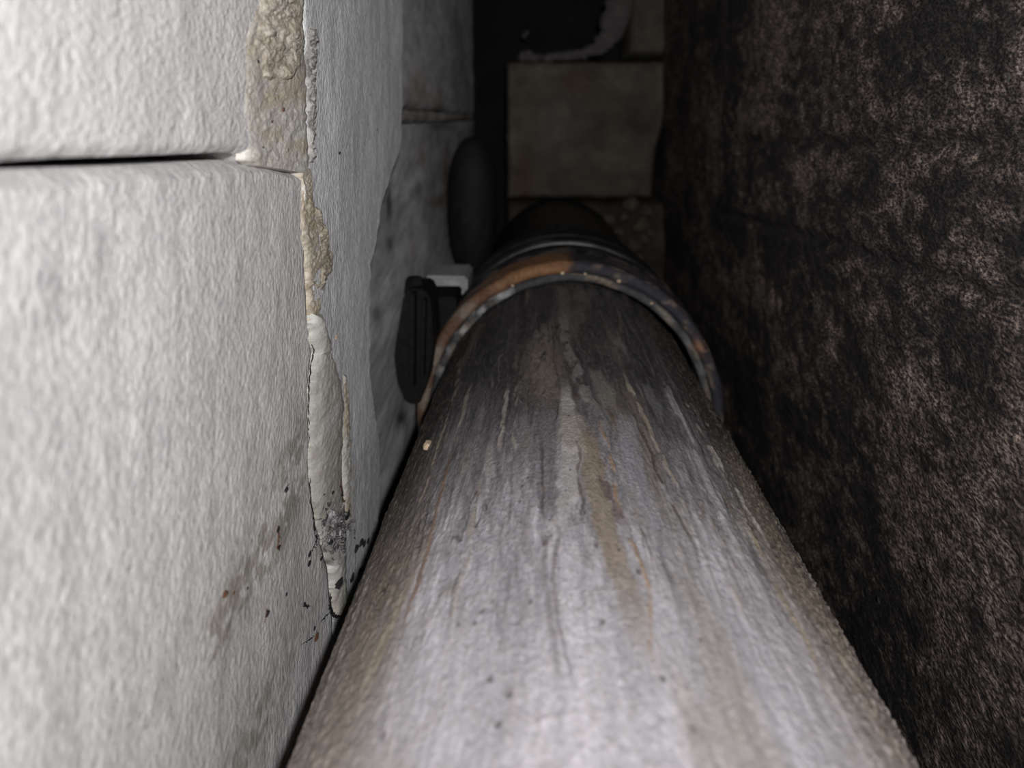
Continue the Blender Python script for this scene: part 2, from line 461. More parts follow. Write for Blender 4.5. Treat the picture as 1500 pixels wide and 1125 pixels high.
def col_bead(Y, Z, px, py, h):
    n = fbm(Y * 70, Z * 200, 61, 4)
    c = mix((0.56, 0.55, 0.515), (0.50, 0.475, 0.42), ss(0.4, 0.7, n))
    d = ss(715, 790, py) * ss(0.35, 0.6, fbm(Y * 300, Z * 220, 62, 4))
    return mix(c, (0.26, 0.235, 0.20), d * 0.6)
bead1 = strip('mortar_bead', [(455, 458), (453, 480), (452, 495), (456, 508), (461, 520)], [(466, 458), (474, 480), (483, 500), (484, 512), (470, 524)],
              458, 524, 90, 60, 0.0019, col_bead, M['bead'], 63, rough=0.0002, round_w=0.5, lump=0.0003)
put(tag(bead1, 'small round bead of smooth mortar'), wall_left)
bead2 = strip('mortar_bead', [(462, 512), (457, 530), (453, 560), (454, 620), (454, 690), (455, 740), (463, 775), (472, 800), (484, 830), (486, 880), (488, 905)],
              [(478, 512), (490, 530), (500, 560), (505, 590), (503, 640), (501, 690), (504, 730), (508, 770), (506, 800), (504, 830), (505, 880), (500, 908)],
              512, 908, 400, 70, 0.0016, col_bead, M['bead'], 67, rough=0.0003, round_w=0.42, lump=0.0003)
put(tag(bead2, 'long smooth bead of squeezed mortar'), wall_left)
bead3 = strip('mortar_bead', [(501, 545), (505, 600), (502, 660), (504, 720), (508, 770)], [(508, 545), (514, 600), (515, 650), (514, 720), (516, 770)],
              545, 775, 200, 30, 0.0004, lambda Y, Z, px, py, h: mix((0.60, 0.58, 0.53), (0.46, 0.40, 0.31), ss(0.45, 0.7, fbm(Y * 300, Z * 120, 68, 4))),
              M['mortar'], 69, rough=0.0005, round_w=0.4)
put(tag(bead3, 'thin tan smear beside the long bead'), wall_left)

# --- dark chips, stuck in the mortar and on the wall
def chip_mesh(name, size, mat, seed, flat=0.35, elong=1.0):
    rnd = random.Random(seed)
    bm = bmesh.new(); bmesh.ops.create_icosphere(bm, subdivisions=2, radius=1)
    ph = [rnd.uniform(0, 6.28) for _ in range(4)]
    for v in bm.verts:
        k = 1 + 0.28 * math.sin(3 * v.co.y + ph[0]) + 0.22 * math.sin(5 * v.co.z + ph[1]) + rnd.uniform(-0.16, 0.16)
        v.co = Vector((v.co.x * size * flat, v.co.y * size * k * 1.0, v.co.z * size * k * elong))
    me = bpy.data.meshes.new(name); bm.to_mesh(me); bm.free(); me.materials.append(mat)
    return me
chips = [chip_mesh('dark_chip', 1.0, M['chip_black'], s, 0.4, e) for s, e in ((1, 1.0), (2, 1.5), (3, 0.7), (4, 1.2))]
bpy.context.view_layer.update()
DG = bpy.context.evaluated_depsgraph_get()
def hit(px, py):
    d = Vector(((px - VX) / F, 1.0, -(py - VY) / F)).normalized()
    ok, loc, nor, *_ = SC.ray_cast(DG, Vector((0, 0, 0)), d)
    if not ok or loc.x > -0.045:
        Yc, Zc = on_wall(px, py); return Vector((-W, Yc, Zc))
    return loc
def chip(px, py, rpx, k=0, mat=None, rot=0.0, name='dark_chip', lift=0.0):
    p = hit(px, py)
    o = bpy.data.objects.new(name, chips[k])
    if mat is not None:
        me = chips[k].copy(); me.materials.clear(); me.materials.append(mat); o.data = me
    COL.objects.link(o)
    ky = p.y * p.y / (F * W); kz = p.y / F
    o.scale = (rpx * kz * 2.3, rpx * ky * 0.55, rpx * kz * 0.85)
    o.location = p
    o.rotation_euler = (0, 0, 0)
    put(o, wall_left)
    return o
for args in [(508, 755, 4.5, 1, None, 0.7), (496, 855, 6, 0), (515, 847, 4, 1), (526, 837, 4, 2), (528, 795, 5, 2, None, 0.5), (538, 793, 3, 0),
             (533, 797, 3, 1), (452, 826, 3.5, 0), (453, 812, 3, 1, None, -0.4), (521, 803, 4.5, 3), (484, 793, 5, 2), (470, 818, 3, 0), (391, 898, 4, 3),
             (419, 871, 2.2, 0), (407, 776, 3, 1), (408, 802, 3, 0), (419, 717, 3.4, 3, None, 0.6), (487, 722, 2.2, 0), (362, 862, 2.4, 2), (445, 886, 3, 2),
             (450, 889, 2, 1), (460, 921, 2.4, 0), (484, 876, 2.2, 1), (500, 725, 1.6, 1), (552, 190, 1.0, 1), (497, 224, 1.8, 1), (385, 216, 2, 2), (378, 90, 2, 1)]:
    chip(*args)
for args in [(328, 871, 6, 2, M['chip_brown'], 0.9), (462, 934, 4.5, 0, M['chip_brown']), (415, 160, 2.6, 1, M['chip_brown']), (398, 178, 2.2, 0, M['chip_brown']),
             (342, 869, 2.5, 0, M['chip_brown']), (492, 494, 3.2, 0, M['crumb'])]:
    chip(*args, name='brown_chip') if len(args) > 5 else chip(*args, name='brown_chip')

# hairline cracks, roots and the shadow line of the joint crack: little dark threads lying on the wall
def thread(name, pts, rpx, mat, lift=0.0002, seed=0):
    rnd = random.Random(seed)
    bm = bmesh.new(); ring_prev = None
    n = len(pts) * 6
    tt = np.linspace(0, len(pts) - 1, n)
    xs = np.interp(tt, range(len(pts)), [p[0] for p in pts]); ys = np.interp(tt, range(len(pts)), [p[1] for p in pts])
    for i in range(n):
        hp = hit(xs[i] + rnd.uniform(-.9, .9), ys[i] + rnd.uniform(-.9, .9)); Yc, Zc = hp.y, hp.z
        ky = Yc * Yc / (F * W); kz = Yc / F
        r = rpx * (0.35 + 0.65 * math.sin(PI * (i + 0.5) / n)) * rnd.uniform(0.7, 1.2)
        ring = []
        dx = xs[min(i + 1, n - 1)] - xs[max(i - 1, 0)]; dy = ys[min(i + 1, n - 1)] - ys[max(i - 1, 0)]
        L_ = math.hypot(dx, dy) + 1e-6; nx, ny = -dy / L_, dx / L_
        for k in range(6):
            a = k / 6 * 2 * PI
            ring.append(bm.verts.new((hp.x + math.sin(a) * r * kz * 0.8, Yc + math.cos(a) * r * nx * ky, Zc - math.cos(a) * r * ny * kz)))
        if ring_prev:
            for k in range(6):
                bm.faces.new((ring_prev[k], ring_prev[(k + 1) % 6], ring[(k + 1) % 6], ring[k]))
        else:
            bm.faces.new(ring)
        ring_prev = ring
    bm.faces.new(ring_prev[::-1])
    return put(from_bm(name, bm, mat, smooth=True), wall_left)
thread('dark_thread', [(441, 944), (449, 940), (455, 935), (460, 931)], 2.4, M['chip_black'], seed=1)
thread('dark_thread', [(470, 910), (476, 903), (482, 897)], 1.8, M['chip_black'], seed=2)
thread('dark_thread', [(482, 886), (485, 896), (492, 902), (501, 903)], 2.0, M['chip_black'], seed=3)
thread('dark_thread', [(457, 505), (460, 513), (456, 530), (453, 560), (452, 600), (453, 650)], 1.2, M['chip_black'], lift=0.0001, seed=4)  # black thread stands in for the shadow in the crack beside the bead
thread('dark_thread', [(454, 700), (455, 735), (460, 765), (464, 790), (458, 805), (452, 818)], 1.3, M['chip_black'], lift=0.0001, seed=5)  # same crack shadow, carried on lower down as black thread
thread('dark_thread', [(484, 868), (483, 880), (485, 890)], 1.2, M['chip_black'], seed=6)
thread('dark_thread', [(500, 700), (498, 712), (502, 726), (504, 738)], 1.0, M['chip_brown'], lift=0.0012, seed=7)
thread('dark_thread', [(407, 770), (409, 785), (406, 800), (410, 806)], 1.4, M['chip_brown'], seed=8)
thread('dark_thread', [(424, 708), (418, 716), (416, 722)], 1.4, M['chip_black'], seed=9)
thread('dark_thread', [(391, 890), (389, 902), (387, 914)], 0.9, M['chip_brown'], seed=10)
thread('dark_thread', [(445, 882), (450, 889), (455, 887)], 1.0, M['chip_black'], seed=11)

# silver and grey flakes packed in the end of the bead (nobody could count them)
rnd = random.Random(5)
bm = bmesh.new()
for i in range(240):
    a = rnd.gauss(0, 1); b = rnd.gauss(0, 1)
    px, py = 489 + 11 * a, 778 + 17 * b
    hp = hit(px, py); Yc, Zc = hp.y, hp.z
    s = rnd.uniform(1.6, 5.6) * Yc / F
    ctr = hp + Vector((rnd.uniform(0, .0005), 0, 0))
    n = rnd.randint(3, 5); ang0 = rnd.uniform(0, 6.28)
    t1 = Vector((rnd.uniform(-.6, .6), rnd.uniform(-1, 1), rnd.uniform(-1, 1))).normalized()
    t2 = t1.cross(Vector((rnd.uniform(.3, 1), rnd.uniform(-1, 1), rnd.uniform(-1, 1)))).normalized()
    nn = t1.cross(t2) * s * 0.12
    top = []; bot = []
    for k in range(n):
        a2 = ang0 + k / n * 6.283
        p = ctr + t1 * math.cos(a2) * s * rnd.uniform(.6, 1.3) * 1.3 + t2 * math.sin(a2) * s * rnd.uniform(.3, .9)
        top.append(bm.verts.new(p + nn)); bot.append(bm.verts.new(p - nn))
    bm.faces.new(top); bm.faces.new(bot[::-1])
    for k in range(n):
        bm.faces.new((top[k], bot[k], bot[(k + 1) % n], top[(k + 1) % n]))
fl = from_bm('debris_flakes', bm, M['chip_grey']); put(fl, wall_left)
tag(fl, 'silver grey flakes of debris in the mortar', kind='stuff')

# --- rear part of the wall, set back and rendered grey
def rear_piece(name, label, left, right, top, bot, nr, nc, w, base, seed, lump=0.0012, dark=()):
    """left/right: pixel x at rows; top/bot pixel y functions of px, on plane w"""
    py = np.linspace(0, 1, nr); u = np.linspace(0, 1, nc)
    T, U = np.meshgrid(py, u, indexing='ij')
    PXg = left + (right - left) * U
    tp = np.interp(PXg, [p[0] for p in top], [p[1] for p in top]); bp = np.interp(PXg, [p[0] for p in bot], [p[1] for p in bot])
    PYg = tp + (bp - tp) * T
    Yg = F * w / (VX - PXg); Zg = -(PYg - VY) / F * Yg
    PXe = np.minimum(U, 1 - U) * (Yw(right, w) - Yw(left, w)); e2 = np.minimum(T, 1 - T) * np.abs(bp - tp) * Yg / F
    e = np.clip(np.minimum(PXe, e2) + (fbm(Yg * 150, Zg * 150, seed + 5, 3) - 0.5) * 0.002, 0, 0.003) / 0.003
    X = -w + (fbm(Yg * 12, Zg * 45, seed, 4) - 0.5) * lump * 2 + (fbm(Yg * 70, Zg * 220, seed + 1, 3) - 0.5) * 0.0005 - 0.003 * (1 - e) ** 2
    n = fbm(Yg * 14, Zg * 50, seed + 9, 4)
    c = mix(base, np.array(base) * 0.7, ss(0.4, 0.65, n))
    for cx, cy, rx, ry, cc, am in dark:
        m = np.exp(-(((PXg - cx) / rx) ** 2 + ((PYg - cy) / ry) ** 2))
        c = mix(c, cc, np.clip(m * am, 0, 1))
        if sum(cc) < 0.2: X = X - 0.003 * np.clip(m * 1.3, 0, 1)
    return put(tag(slab(name, np.stack([X, Yg, Zg], -1), (-0.03, 0, 0), M['rear'], None, c, False), label), wall_left)
TAN = (0.40, 0.36, 0.30)
rear_piece('rear_block', 'smooth grey block above the rear joint', 560, 695, [(560, -1400), (695, -330)], [(560, 172), (600, 160), (640, 163), (660, 170), (695, 168)],
           150, 110, WR, (0.66, 0.66, 0.67), 101, dark=[(612, 130, 14, 26, (0.40, 0.35, 0.29), 0.9), (640, 150, 10, 16, (0.42, 0.37, 0.31), 0.9),
                                                  (602, 168, 12, 5, (0.05, 0.05, 0.05), 1.2), (650, 165, 9, 6, (0.05, 0.05, 0.05), 1.2), (628, 60, 10, 90, (0.56, 0.56, 0.57), 0.6)])
rear_piece('rear_block', 'stained grey block below the rear joint', 540, 695, [(540, 184), (600, 178), (640, 177), (695, 174)],
           [(540, 1150), (620, 780), (695, 480)], 300, 150, 0.064, (0.68, 0.68, 0.71), 131,
           dark=[(655, 260, 8, 60, (0.24, 0.19, 0.15), 0.9), (645, 295, 20, 10, (0.26, 0.22, 0.17), 0.9), (640, 185, 14, 5, (0.2, 0.19, 0.19), 1.0),
                 (612, 278, 6, 10, (0.22, 0.22, 0.23), 0.8), (572, 300, 4, 30, (0.08, 0.08, 0.08), 0.9), (572, 358, 5, 10, (0.1, 0.1, 0.1), .8),
                 (604, 340, 10, 12, (0.25, 0.25, 0.26), 0.5), (590, 612, 9, 14, (0.10, 0.10, 0.10), 1.0), (552, 460, 8, 16, (0.15, 0.14, 0.14), 0.8),
                 (620, 230, 16, 30, (0.44, 0.42, 0.38), 0.6), (606, 370, 5, 36, (0.56, 0.52, 0.46), 0.6)])
rear_piece('mortar_joint', 'grey mortar of the rear joint', 560, 694, [(560, 170), (600, 158), (640, 162), (694, 166)], [(560, 188), (600, 181), (640, 180), (694, 176)],
           14, 90, WR + 0.0015, (0.46, 0.44, 0.42), 151, lump=0.0016)

# ------------------------------------------------------------------ the right wall
WX = 0.100
Yr = np.concatenate([np.linspace(-0.08, 0.07, 8)[:-1], F * WX / (np.linspace(1800, 960, 520) - VX), [0.75, 0.80]])
Zr = np.concatenate([np.linspace(-0.192, -0.19, 2)[:-1], np.linspace(-0.19, 0.06, 640), np.linspace(0.06, 0.10, 8)[1:]])
YY, ZZ = np.meshgrid(Yr, Zr, indexing='ij')
pxr = VX + F * WX / np.maximum(YY, 0.02); pyr = VY - F * ZZ / np.maximum(YY, 0.02)
XX = WX + (fbm(YY * 18, ZZ * 18, 201, 3) - 0.5) * 0.004 + (fbm(YY * 60, ZZ * 90, 202, 4) - 0.5) * 0.0012 + (fbm(YY * 350, ZZ * 500, 203, 3) - 0.5) * 0.0006
def groove(pts, wz, depth):
    yz = sorted([(F * WX / (px - VX), -(py - VY) / F * (F * WX / (px - VX))) for px, py in pts])
    z = np.interp(YY, [q[0] for q in yz], [q[1] for q in yz])
    inside = ss(yz[0][0] - 0.01, yz[0][0], YY) * (1 - ss(yz[-1][0], yz[-1][0] + 0.05, YY))
    zz = z + (fbm(YY * 70, ZZ * 0, 207, 3) - 0.5) * 0.004
    return np.exp(-((ZZ - zz) / wz) ** 2) * inside * depth
g1 = groove([(1700, 212), (1480, 212), (1300, 212), (1180, 208), (1050, 205)], 0.0022, 1)
g2 = groove([(1500, 440), (1420, 418), (1330, 395), (1250, 362), (1140, 335), (1060, 310)], 0.0022, 1)
XX = XX + 0.0014 * g1 + 0.0016 * g2
n1 = fbm(YY * 34, ZZ * 50, 211, 5, 0.6); n2 = fbm(YY * 12, ZZ * 20, 213, 3); n3 = fbm(YY * 200, ZZ * 300, 215, 3)
t = ss(0.40, 0.66, 0.5 * n1 + 0.22 * n2 + 0.28 * n3)
cr = mix((0.014, 0.0125, 0.0122), (0.125, 0.110, 0.103), t)
cr = mix(cr, (0.02, 0.018, 0.018), np.clip(0.6 * g1 + 0.8 * g2, 0, 0.9))
wall_right = mesh_np('wall_right', np.stack([XX, YY, ZZ], -1), grid_quads(*YY.shape, False), M['dark_wall'], None, cr)
tag(wall_right, 'dark sooty rough concrete wall on the right of the pipe', kind='structure')

# pale flecks caught on the dark wall
flecks = [(1348, 805, 4, 1), (1365, 858, 6, 3), (1470, 350, 4, 0), (1482, 113, 4, 1), (1205, 215, 3, 2), (1325, 300, 3, 0), (1412, 690, 3, 1), (1290, 880, 3, 0)]
for px, py, rp, k in flecks:
    Yc = F * WX / (px - VX); Zc = -(py - VY) / F * Yc
    o = bpy.data.objects.new('pale_fleck', None)
    me = chips[k].copy(); me.materials.clear(); me.materials.append(M['backmortar'])
    o = bpy.data.objects.new('pale_fleck', me); COL.objects.link(o)
    o.scale = (rp * 0.5 * Yc / F, rp * 0.8 * Yc * Yc / (F * WX), rp * Yc / F); o.location = (WX - 0.0006, Yc, Zc); o.rotation_euler = (0.6, 0, 0)
    o.parent = wall_right

# ------------------------------------------------------------------ floor and shaft end
def box(name, x0, x1, y0, y1, z0, z1, mat, parent=None, bev=0.0):
    bm = bmesh.new(); bmesh.ops.create_cube(bm, size=1)
    for v in bm.verts:
        v.co = Vector(((x0 + x1) / 2 + v.co.x * (x1 - x0), (y0 + y1) / 2 + v.co.y * (y1 - y0), (z0 + z1) / 2 + v.co.z * (z1 - z0)))
    if bev: bmesh.ops.bevel(bm, geom=bm.edges[:], offset=bev, segments=2, affect='EDGES')
    return from_bm(name, bm, mat, parent)
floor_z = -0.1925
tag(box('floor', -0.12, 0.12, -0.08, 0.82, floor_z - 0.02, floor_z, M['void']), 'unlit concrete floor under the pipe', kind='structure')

BY = 0.62
def bk(px, py, y=BY): return ((px - VX) / F * y, -(py - VY) / F * y)
wall_back = tag(empty('wall_back', (0.03, BY, floor_z)), 'old tan block wall closing the far end of the shaft', kind='structure')
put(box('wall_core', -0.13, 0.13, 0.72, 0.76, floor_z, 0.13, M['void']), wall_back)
def back_piece(name, outline, y, thick, base, seed, parent=wall_back, mat='backblock', lump=0.003, label=None, n=70, spots=()):
    """outline = (left(py), right(py), top, bottom) as pixel values; a piece of the back wall with an uneven front"""
    lf, rf, tp, bt = outline
    T, U = np.meshgrid(np.linspace(0, 1, n), np.linspace(0, 1, n), indexing='ij')
    PYg = tp + (bt - tp) * T
    l = np.interp(PYg, [p[1] for p in lf], [p[0] for p in lf]) + (fbm(PYg * .06, PYg * 0, seed, 3) - .5) * 3
    r = np.interp(PYg, [p[1] for p in rf], [p[0] for p in rf]) + (fbm(PYg * .06, PYg * 0 + 3, seed, 3) - .5) * 5
    PXg = l + (r - l) * U
    PYw = PYg + (fbm(PXg * .05, PXg * 0, seed + 4, 3) - .5) * 4
    Xg = (PXg - VX) / F * y; Zg = -(PYw - VY) / F * y
    e = np.clip(np.minimum(np.minimum(U, 1 - U) * (r - l), np.minimum(T, 1 - T) * (bt - tp)) / 8, 0, 1)
    Yg = y + 0.006 * (1 - e) ** 2 - (fbm(Xg * 50, Zg * 50, seed + 1, 4) - .5) * lump
    c = mix(base, np.array(base) * 0.72, ss(.4, .65, fbm(Xg * 30, Zg * 30, seed + 2, 4)))
    for cx, cy, rx, ry, cc, am in spots:
        m = np.exp(-(((PXg - cx) / rx) ** 2 + ((PYg - cy) / ry) ** 2)); c = mix(c, cc, np.clip(m * am, 0, 1))
    return put(tag(slab(name, np.stack([Xg, Yg, Zg], -1), (0, thick, 0), M[mat], None, c, True), label), parent)
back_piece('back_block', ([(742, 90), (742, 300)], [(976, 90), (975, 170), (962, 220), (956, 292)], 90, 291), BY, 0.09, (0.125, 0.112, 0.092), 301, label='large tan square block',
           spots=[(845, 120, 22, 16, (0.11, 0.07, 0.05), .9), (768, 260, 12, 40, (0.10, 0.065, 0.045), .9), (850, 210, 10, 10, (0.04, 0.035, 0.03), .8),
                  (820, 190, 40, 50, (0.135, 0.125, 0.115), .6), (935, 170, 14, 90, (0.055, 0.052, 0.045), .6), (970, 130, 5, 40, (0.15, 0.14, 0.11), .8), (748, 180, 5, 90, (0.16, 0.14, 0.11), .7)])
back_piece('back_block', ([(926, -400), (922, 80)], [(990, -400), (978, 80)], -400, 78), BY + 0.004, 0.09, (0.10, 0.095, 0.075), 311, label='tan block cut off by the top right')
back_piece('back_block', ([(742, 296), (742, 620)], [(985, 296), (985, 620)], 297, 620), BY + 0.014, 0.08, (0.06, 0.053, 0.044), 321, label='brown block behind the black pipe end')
# white mortar squeezed out over the block, curving up to the right
def lumps(name, path, mat, seed, y, label):
    rndm = random.Random(seed); bm = bmesh.new()
    for (px, py, rp) in path:
        c = bk(px, py, y)
        r = rp * y / F
        r *= 1.12
        ret = bmesh.ops.create_icosphere(bm, subdivisions=3, radius=1)
        a, b = rndm.uniform(0, 6), rndm.uniform(0, 6)
        for v in ret['verts']:
            k = 1 + 0.16 * math.sin(4 * v.co.x + a) + 0.14 * math.sin(5 * v.co.z + b) + 0.08 * math.sin(9 * v.co.y + a + b)
            v.co = Vector((c[0] + v.co.x * r * k, y + v.co.y * r * 0.8, c[1] + v.co.z * r * k * 0.8))
    return put(tag(from_bm(name, bm, mat, smooth=True), label), wall_back)
lumps('squeezed_mortar', [(766, 84, 8), (776, 83, 9), (785, 84, 8)] + [(x_, float(np.interp(x_, [800, 850, 880, 893, 903, 912, 918], [85, 80, 70, 52, 25, 0, -40])), float(np.interp(x_, [800, 870, 900, 918], [7, 9, 16, 18]))) for x_ in np.concatenate([np.arange(802, 886, 6), np.linspace(886, 918, 24)])], M['backmortar'], 3, BY + 0.004, 'pale squeezed mortar curving above the tan block')
lumps('mortar_fleck', [(768, 52, 4), (772, 48, 3)], M['backmortar'], 8, BY + 0.02, 'pale speck in the dark hole')
rs = random.Random(12)
for (px, py, rp) in [(892, 322, 11), (908, 340, 9), (925, 300, 12), (940, 330, 14), (930, 360, 13), (948, 310, 10), (945, 352, 9), (938, 378, 9), (915, 318, 8), (955, 342, 8)]:
    c = bk(px, py, BY + 0.005); r = rp * BY / F
    bm = bmesh.new(); bmesh.ops.create_icosphere(bm, subdivisions=2, radius=1)
    for v in bm.verts:
        k = 1 + 0.35 * math.sin(3.1 * v.co.x + px) * math.sin(2.7 * v.co.z + py)
        v.co = Vector((c[0] + v.co.x * r * k, BY + 0.008 + v.co.y * r * .8, c[1] + v.co.z * r * k * 0.9))
    put(from_bm('rubble_stone', bm, M['stone'] if 'stone' in M else M.setdefault('stone', material('brown_rubble', base=(0.085, 0.072, 0.056), rough=0.9,
        mott=((160, 160, 160), 4, 0.3, 0.7, (0.4, 0.4, 0.4), (1.3, 1.25, 1.2)), bumps=(((400, 400, 400), 4, 0.001, 0.6),))), smooth=True), wall_back)

# ------------------------------------------------------------------ the pipe
AX, AZ, R = 0.0088, -0.1266, 0.055
def cyl(px, py):
    """where the line through this pixel meets the pipe: (arc position, Y)"""
    dx, dz = (px - VX) / F, -(py - VY) / F
    a = dx * dx + dz * dz; b = -2 * (dx * AX + dz * AZ); c = AX * AX + AZ * AZ - R * R
    D = max(b * b - 4 * a * c, 0)
    Y = (-b - math.sqrt(D)) / (2 * a)
    return math.atan2(dx * Y - AX, dz * Y - AZ) * R, Y
th_d = np.radians(np.linspace(-78, 78, 800)); th_c = np.radians(np.linspace(78, 282, 50))[1:-1]
TH = np.concatenate([th_d, th_c])
pyv = np.linspace(1200, 405, 560)
Yp = F * 0.0716 / (pyv - VY)
Yp = np.concatenate([np.linspace(-0.08, Yp[0], 8)[:-1], Yp[Yp < 0.321]])
yp, thp = np.meshgrid(Yp, TH, indexing='ij')
A = np.where(thp > PI, thp - 2 * PI, thp) * R           # arc position in m
# colour, laid along the pipe
L1 = fbm(A * 330 + 2.2 * fbm(A * 60, yp * 30, 400), yp * 16, 401, 5, 0.6)
L2 = fbm(A * 1000 + 2.5 * fbm(A * 160, yp * 60, 404), yp * 90, 403, 3)
L3 = fbm(A * 70, yp * 14, 405, 4)
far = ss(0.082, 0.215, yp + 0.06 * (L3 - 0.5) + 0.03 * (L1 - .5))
c_close = np.array((0.435, 0.420, 0.450)); c_far = np.array((0.050, 0.046, 0.051))  # dark film at the far end, deepened so the colour also carries light falloff
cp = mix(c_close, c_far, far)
nearsoft = ss(0.15, 0.09, yp)
cp = cp * (1 + (L1 - 0.5) * (1.7 - 1.1 * nearsoft))[..., None]
cp = cp * (1 + (L2 - 0.5) * (1.0 - 0.75 * nearsoft))[..., None]
L4 = fbm(A * 1900, yp * 420 , 406, 3)
cp = cp * (1 + (L4 - 0.5) * (0.9 - 0.75 * nearsoft))[..., None]
cp = cp * (1 + (fbm(A * 95 + 1.2 * L3, yp * 11, 407, 3) - 0.5) * 0.55)[..., None]
# brownish film on the flanks
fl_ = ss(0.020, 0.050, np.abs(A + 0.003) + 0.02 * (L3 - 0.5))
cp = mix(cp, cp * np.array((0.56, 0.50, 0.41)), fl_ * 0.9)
cp = mix(cp, (0.27, 0.225, 0.165), ss(0.52, 0.7, L3 + 0.15 * (L1 - .5)) * 0.35)
H = (L1 - 0.5) * 0.0003 + (L2 - 0.5) * 0.00025
# warped coordinate: run lines wander
Aw = A + (fbm(A * 90, yp * 70, 411, 3) - 0.5) * 0.0022 + (fbm(A * 400, yp * 260, 412, 3) - 0.5) * 0.0010
def streak(pts, wpx, colr, am, h=0.0, soft=0.35, fade=(6, 6), gate=None):
    global cp, H
    ay = sorted([(cyl(px, py)[1], cyl(px, py)[0], w_ * cyl(px, py)[1] / F) for (px, py), w_ in zip(pts, wpx if hasattr(wpx, '__len__') else [wpx] * len(pts))])
    ys = np.array([q[0] for q in ay]); arc = np.array([q[1] for q in ay]); ww = np.array([q[2] for q in ay])
    a0 = np.interp(yp, ys, arc); w0 = np.interp(yp, ys, ww)
    d = np.abs(Aw - a0) / w0
    fa = (ys[-1] - ys[0]) / fade[0]; fb = (ys[-1] - ys[0]) / fade[1]
    m = (1 - ss(1 - soft, 1 + soft, d)) * ss(ys[0] - fb * .3, ys[0] + fb, yp) * (1 - ss(ys[-1] - fa, ys[-1] + fa * .3, yp))
    if gate is not None: m = m * gate
    cp = mix(cp, colr, m * am)
    H = H + m * h
G = ss(0.36, 0.55, fbm(A * 500, yp * 130, 421, 3)); G2 = ss(0.42, 0.6, fbm(A * 300, yp * 60, 423, 3))
LIGHT = (0.44, 0.42, 0.42); TANS = (0.27, 0.215, 0.155); DK = (0.085, 0.075, 0.078); OR = (0.33, 0.22, 0.13)
# crowd of thin wandering runs and cracks in the middle and far stretch
for q, (lo, hi, cc, am_, hh) in enumerate([(0.0, 0.022, (0.40, 0.37, 0.34), 0.85, 0.0003), (0.0, 0.016, (0.045, 0.038, 0.038), 0.9, -0.0003), (0.0, 0.018, (0.24, 0.17, 0.11), 0.5, 0.0001), (0.0, 0.02, (0.36, 0.35, 0.37), 0.55, 0.0002)]):
    f_ = fbm(Aw * (150 + 40 * q) , yp * (7 + 3 * q), 470 + q, 3)
    ridge = 1 - ss(lo, hi, np.abs(f_ - 0.5))
    gate_ = ss(0.48, 0.60, fbm(A * 130, yp * 40, 480 + q, 3)) * (1 - 0.85 * nearsoft)
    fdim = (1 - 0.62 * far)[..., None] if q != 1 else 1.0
    cp = mix(cp, np.array(cc) * fdim, ridge * gate_ * am_); H = H + ridge * gate_ * hh
# broad central run: dark stripe, pale ridge, tan run
streak([(803, 600), (800, 660), (800, 720), (806, 765)], [12, 13, 14, 10], (0.17, 0.155, 0.17), 0.8, -0.0001)
streak([(826, 560), (834, 610), (836, 660), (832, 715), (820, 760), (806, 800)], [6, 13, 17, 14, 10, 12], LIGHT, 0.72, 0.0004)
streak([(838, 605), (840, 640), (850, 665)], [16, 20, 16], (0.33, 0.30, 0.255), 0.7, 0.0003)
streak([(858, 625), (864, 660), (872, 720), (884, 780), (900, 830), (925, 900), (950, 960)], [10, 14, 17, 17, 16, 18, 20], TANS, 0.75, 0.0001, fade=(9, 3))
streak([(845, 640), (847, 700), (850, 760), (868, 790), (880, 815)], 2.4, (0.10, 0.08, 0.07), 0.7, -0.0002, gate=G)
streak([(812, 760), (818, 800), (812, 850), (818, 900), (828, 950), (838, 1010)], 3.0, (0.15, 0.13, 0.14), 0.6, 0, soft=.6)
streak([(800, 775), (800, 830), (806, 880), (812, 940), (818, 1000)], 5.0, (0.17, 0.155, 0.165), 0.6, 0, soft=.8)
streak([(795, 640), (793, 700), (796, 760)], 2.2, DK, 0.8, -0.0002)
streak([(783, 520), (790, 580), (792, 640)], 3, DK, 0.7, -0.0002, gate=G)
# zigzag rust line right of the tan run
streak([(872, 610), (888, 650), (896, 690), (903, 740), (918, 790), (935, 830), (946, 880), (952, 930), (960, 990)], 3.2, OR, 0.75, 0.0001, gate=G)
streak([(880, 690), (888, 720), (898, 745), (910, 770)], 7, (0.13, 0.095, 0.09), 0.8, -0.0001, gate=ss(.5, .6, fbm(A * 700, yp * 300, 431, 2)))
streak([(912, 600), (920, 660), (940, 730), (965, 790), (990, 850)], 14, (0.34, 0.335, 0.38), 0.55, 0.0001)
streak([(905, 560), (925, 600), (942, 640), (958, 680), (978, 720), (1000, 765), (1018, 800), (1022, 830)], 3.2, (0.085, 0.07, 0.06), 0.85, -0.0003, gate=G)
streak([(915, 545), (938, 600), (955, 640), (972, 680), (995, 720), (1016, 765)], 3.4, (0.36, 0.32, 0.25), 0.7, 0.0003, gate=G)
streak([(975, 560), (1000, 620), (1025, 680), (1052, 740), (1078, 790), (1105, 840), (1140, 910)], [5, 7, 9, 9, 9, 11, 14], (0.42, 0.41, 0.41), 0.6, 0.0003, gate=G2)
streak([(1040, 660), (1080, 740), (1120, 820), (1160, 900), (1190, 960), (1215, 1030)], [5, 6, 6, 6, 6, 7], (0.36, 0.28, 0.18), 0.6, 0.0001, gate=G2)
streak([(1060, 700), (1090, 770), (1130, 850), (1170, 940)], 3, (0.15, 0.12, 0.11), 0.6, -0.0002, gate=G)
streak([(1030, 640), (1060, 690), (1095, 750), (1130, 810)], 3, (0.44, 0.42, 0.38), 0.7, 0.0004, gate=G)
streak([(1005, 590), (1030, 640), (1060, 700)], 3, (0.36, 0.33, 0.29), 0.7, 0.0004, gate=G)
